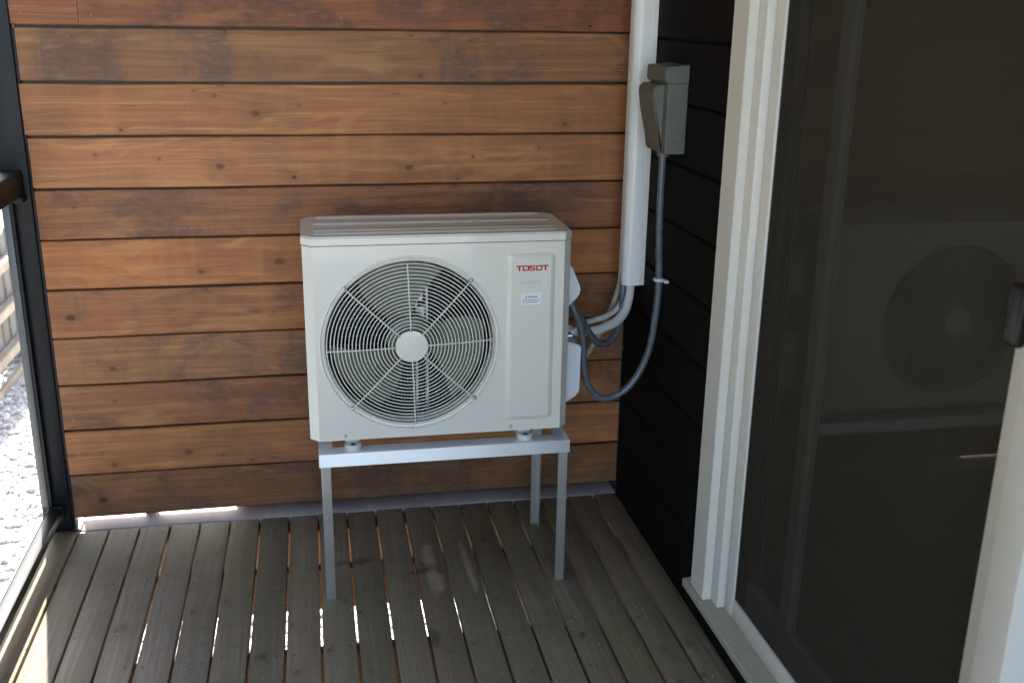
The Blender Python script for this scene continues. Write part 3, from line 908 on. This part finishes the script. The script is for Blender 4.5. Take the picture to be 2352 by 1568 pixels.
# ------------------------------------------------------------------ line cover, pipes, conduits
lc = thing('line_cover', (1.81, -0.15, 0.80), 'tall white plastic pipe cover running up the corner beside the wooden wall', 'pipe cover')
bm = bmesh.new()
Y0, Y1, XF, XW = -0.188, -0.112, 1.7735, 1.8255
pl = [(XW, Y0), (XW, Y1)]
for cx, cy, a0, rr in ((XF + .024, Y1 - .024, 90, .024), (XF + .024, Y0 + .024, 180, .024)):
    for i in range(7):
        a = R(a0 + 90 * i / 6); pl.append((cx + rr * math.cos(a), cy + rr * math.sin(a)))
prism(bm, pl, 'z', 0.800, 2.468)
mk('cover', bm, 'pvc', lc, smooth=30)
box('base_channel', 1.8258, 1.8402, -0.1915, -0.1085, 0.8012, 2.468, 'pvc', lc, 0.0015)

def pipe(name, pts, rad, mat, label, cat, ridge=0.0, step=None, n=12, sub=10):
    path = catmull(pts, sub)
    if step: path = resample(path, step)
    bm = bmesh.new(); tube(bm, path, rad, n, ridge)
    o = mk(name, bm, mat, None, origin=path[0], smooth=180 if not ridge else 60)
    return tag(o, label, cat)
pipe('flexible_conduit', [(1.806, -0.395, 1.232), (1.8075, -0.392, 1.10), (1.813, -0.388, 0.98), (1.820, -0.385, 0.877), (1.820, -.384, 0.809), (1.815, -.383, .739), (1.809, -.382, .682), (1.797, -.381, .631), (1.775, -.38, .577), (1.748, -.38, .539), (1.718, -.38, .514), (1.686, -.38, .502), (1.658, -.38, .505), (1.632, -.38, .527), (1.614, -.38, .560), (1.604, -.38, .603), (1.600, -.38, .650), (1.596, -.38, .698), (1.587, -.38, .737), (1.573, -.38, .772), (1.558, -.375, .806)],
     0.0102, 'conduit', 'long grey ribbed conduit looping from the disconnect box up under the wiring cover', 'conduit', 0.05, 0.0032, 14)
pipe('flexible_conduit', [(1.550, -.345, .815), (1.566, -.350, .785), (1.599, -.345, .745), (1.627, -.325, .700), (1.660, -.300, .659), (1.697, -.270, .640), (1.731, -.240, .648), (1.754, -.215, .673), (1.770, -.190, .720), (1.780, -.165, .768), (1.785, -.150, .850)],
     0.0105, 'conduit', 'short grey ribbed conduit drooping from the heat pump into the white pipe cover', 'conduit', 0.05, 0.0032, 14)
pipe('refrigerant_line', [(1.812, -.150, .86), (1.808, -.152, .797), (1.799, -.172, .760), (1.779, -.200, .722), (1.744, -.230, .699), (1.697, -.262, .690), (1.650, -.295, .690), (1.596, -.325, .700), (1.545, -.358, .7215)],
     0.0145, 'insul', 'thick white insulated pipe curving from the pipe cover to the heat pump', 'pipe')
pipe('refrigerant_line', [(1.800, -.128, .86), (1.793, -.135, .790), (1.775, -.165, .742), (1.747, -.195, .722), (1.706, -.235, .717), (1.662, -.270, .718), (1.618, -.315, .722), (1.562, -.372, .714)],
     0.0085, 'insul', 'thin white insulated pipe lying above the thicker one beside the heat pump', 'pipe')
pipe('drain_hose', [(1.790, -.128, .85), (1.781, -.121, .780), (1.768, -.118, .730), (1.752, -.115, .683), (1.728, -.11, .622), (1.706, -.108, .584), (1.688, -.105, .550), (1.650, -.115, .505), (1.590, -.16, .482), (1.52, -.21, .474), (1.44, -.25, .4725), (1.42, -.262, .4725)],
     0.0095, 'hose', 'beige drain hose slanting down the boards behind the heat pump', 'hose')
bm = bmesh.new()
tube(bm, [Vector((1.8205 + 0.0125 * math.cos(a), -0.3855 + 0.0125 * math.sin(a), 0.869)) for a in [2 * math.pi * i / 20 for i in range(20)]], 0.0052, 8, closed=True)
bbox(bm, 1.826, 1.8402, -0.420, -0.396, 0.8645, 0.8735, 0.002)
tag(mk('conduit_clip', bm, 'ac_white', None, smooth=40), 'small white clip holding the grey conduit to the black siding', 'clip')

# ------------------------------------------------------------------ disconnect box
db = thing('disconnect_box', (1.81, -0.40, 1.25), 'grey metal electrical disconnect box on the black siding', 'electrical box')
YN, YFAR = -0.476, -0.318
box('enclosure', 1.7830, 1.8402, YN, YFAR, 1.246, 1.4345, 'boxgrey', db, 0.002, 2)
bm = bmesh.new()
prism(bm, [(1.8402, 1.4350), (1.7800, 1.4350), (1.7735, 1.4420), (1.7735, 1.4740), (1.7765, 1.4790), (1.8402, 1.4840)], 'y', YN - .0015, YFAR + .003)
bmesh.ops.bevel(bm, geom=list(bm.edges), offset=0.0012, segments=1, affect='EDGES')
mk('hood', bm, 'boxgrey', db)
bm = bmesh.new()
prism(bm, [(1.7832, 1.430), (1.7620, 1.4290), (1.7520, 1.4180), (1.7510, 1.4050), (1.7560, 1.3700), (1.7660, 1.3250), (1.7805, 1.2700), (1.7810, 1.2500), (1.7832, 1.2500)], 'y', YN + .030, YFAR + .004)
bmesh.ops.bevel(bm, geom=list(bm.edges), offset=0.0015, segments=1, affect='EDGES')
mk('pull_cover', bm, 'boxgrey', db, smooth=25)
bm = bmesh.new()
tube(bm, [Vector((1.8155 + 0.0125 * math.cos(a), YN - .0002, 1.2880 + 0.0125 * math.sin(a))) for a in [2 * math.pi * i / 28 for i in range(28)]], 0.0010, 6, closed=True)
mk('knockout', bm, 'boxgrey', db, smooth=180)
bm = bmesh.new(); disc(bm, (1.806, -0.395, 1.2458), 0.0165, 'z', 0.016, 16); mk('conduit_fitting', bm, 'boxgrey', db, smooth=40)

# ------------------------------------------------------------------ fence beyond the railing
fence = thing('slat_fence', (-0.98, 4.0, GZ), 'weathered grey slat fence with pale rails standing on the gravel', 'fence')
for zc in (0.17, -0.085, -0.335):
    box('rail', -0.985, -0.93, 1.9, 7.6, zc - .028, zc + .028, 'fence_rail', fence, 0.004)
y = 1.9
while y < 7.6:
    wd = random.uniform(.085, .098)
    box('slat', -1.006, -0.9865, y, y + wd, GZ + .06, 0.34 + random.uniform(-.02, .02), 'fence', fence, 0.002).color = (random.uniform(.75, 1.1),) * 3 + (1,)
    y += wd + .055
for y in (2.0, 3.45, 4.9, 6.4, 7.5):
    box('post', -1.097, -1.0065, y, y + .09, GZ - .05, 0.30, 'fence', fence, 0.003)
box('kick_board', -0.95, -0.92, 1.9, 7.6, GZ - .02, GZ + .05, 'fence_rail', fence, 0.003)

# ------------------------------------------------------------------ flakes of debris on the deck
bm = bmesh.new()
for i in range(230):
    if i < 95: x = random.triangular(1.40, 1.83, 1.78); y = random.uniform(-1.15, -0.03)
    else: x = random.uniform(0.1, 1.8); y = random.uniform(-1.1, -0.05)
    s = random.uniform(.0006, .0020) * (1.6 if i % 19 == 0 else 1)
    n_ = 5; a0 = random.uniform(0, 6)
    top = bm.verts.new((x, y, .0012 + s * .4))
    rg = [bm.verts.new((x + s * random.uniform(.6, 1.3) * math.cos(a0 + j * 6.283 / n_), y + s * random.uniform(.6, 1.6) * math.sin(a0 + j * 6.283 / n_), .0003)) for j in range(n_)]
    for j in range(n_): bm.faces.new((rg[j], rg[(j + 1) % n_], top))
tag(mk('debris', bm, 'flake', None, origin=(0.9, -0.6, 0)), 'tiny pale flakes of debris scattered over the deck', 'debris', kind='stuff')

# ------------------------------------------------------------------ unseen trees added to block and green the sky light from the left
def leaf_mat():
    g = N('leaf')
    at = g.n('ShaderNodeAttribute'); at.attribute_name = 'tone'
    g.set(Base_Color=g.mix(at.outputs['Fac'], (0.035, 0.060, 0.016), (0.095, 0.130, 0.036)), Roughness=0.6)
    return g.m
M['leaf'] = leaf_mat()
M['bark'] = plain('bark', (0.10, 0.08, 0.06), 0.9, var=0.4, scale=18, bump=0.6)
def tree(x, y, h, rad, label):
    root = thing('tree', (x, y, GZ), label, 'tree', 'unseen trees added to block sky light')
    bm = bmesh.new()
    top = Vector((x + random.uniform(-.3, .3), y + random.uniform(-.3, .3), GZ + h * .82))
    k = 10
    base = Vector((x, y, GZ - .05))
    for j in range(k):
        a = base.lerp(top, j / k); b = base.lerp(top, (j + 1) / k)
        tube(bm, [a, b], 0.17 * (1 - j / k * .85) * h / 7, 9)
    ends = []
    for j in range(24):
        f = random.uniform(.06, .9); a = base.lerp(top, f)
        ang_ = random.uniform(0, 6.28); L = rad * (1.1 - f * .7) * random.uniform(.7, 1)
        b = a + Vector((math.cos(ang_) * L, math.sin(ang_) * L, L * random.uniform(.15, .6)))
        m_ = a.lerp(b, .5) + Vector((0, 0, L * .08))
        tube(bm, [a, m_], 0.045, 6); tube(bm, [m_, b], 0.025, 6)
        ends += [b, m_]
    mk('trunk', bm, 'bark', root, origin=(x, y, GZ), smooth=60)
    cl = np.array(ends + [top])
    nl = 8000
    idx = rng.integers(0, len(cl), nl)
    c = cl[idx] + rng.normal(0, 0.30 * rad / 1.8, (nl, 3))
    s_ = rng.uniform(.06, .15, (nl, 1))
    u = rng.normal(size=(nl, 3)); u /= np.linalg.norm(u, axis=1, keepdims=True)
    v_ = np.cross(u, rng.normal(size=(nl, 3))); v_ /= np.linalg.norm(v_, axis=1, keepdims=True)
    vv = np.stack([c - u * s_ , c + v_ * s_ * .55, c + u * s_, c - v_ * s_ * .55], 1).reshape(-1, 3) - np.array([x, y, GZ])
    me = bpy.data.meshes.new('crown')
    me.from_pydata(vv.tolist(), [], np.arange(nl * 4).reshape(-1, 4).tolist())
    at = me.attributes.new('tone', 'FLOAT', 'POINT')
    at.data.foreach_set('value', np.repeat(rng.uniform(0, 1, nl), 4).astype(np.float32))
    me.materials.append(M['leaf'])
    link(bpy.data.objects.new('crown', me), root, (x, y, GZ))
for i, (x, y, h, r_) in enumerate([(-4.6, -5.2, 6.5, 2.3), (-5.3, -3.2, 7.5, 2.4), (-4.4, -1.4, 6.0, 2.3), (-5.2, 0.6, 7.0, 2.4), (-4.7, 2.6, 6.2, 2.3), (-5.4, 4.9, 7.2, 2.4), (-4.9, -7.3, 6.8, 2.3)]):
    tree(x, y, h, r_, 'leafy green tree added out of view to block sky light')
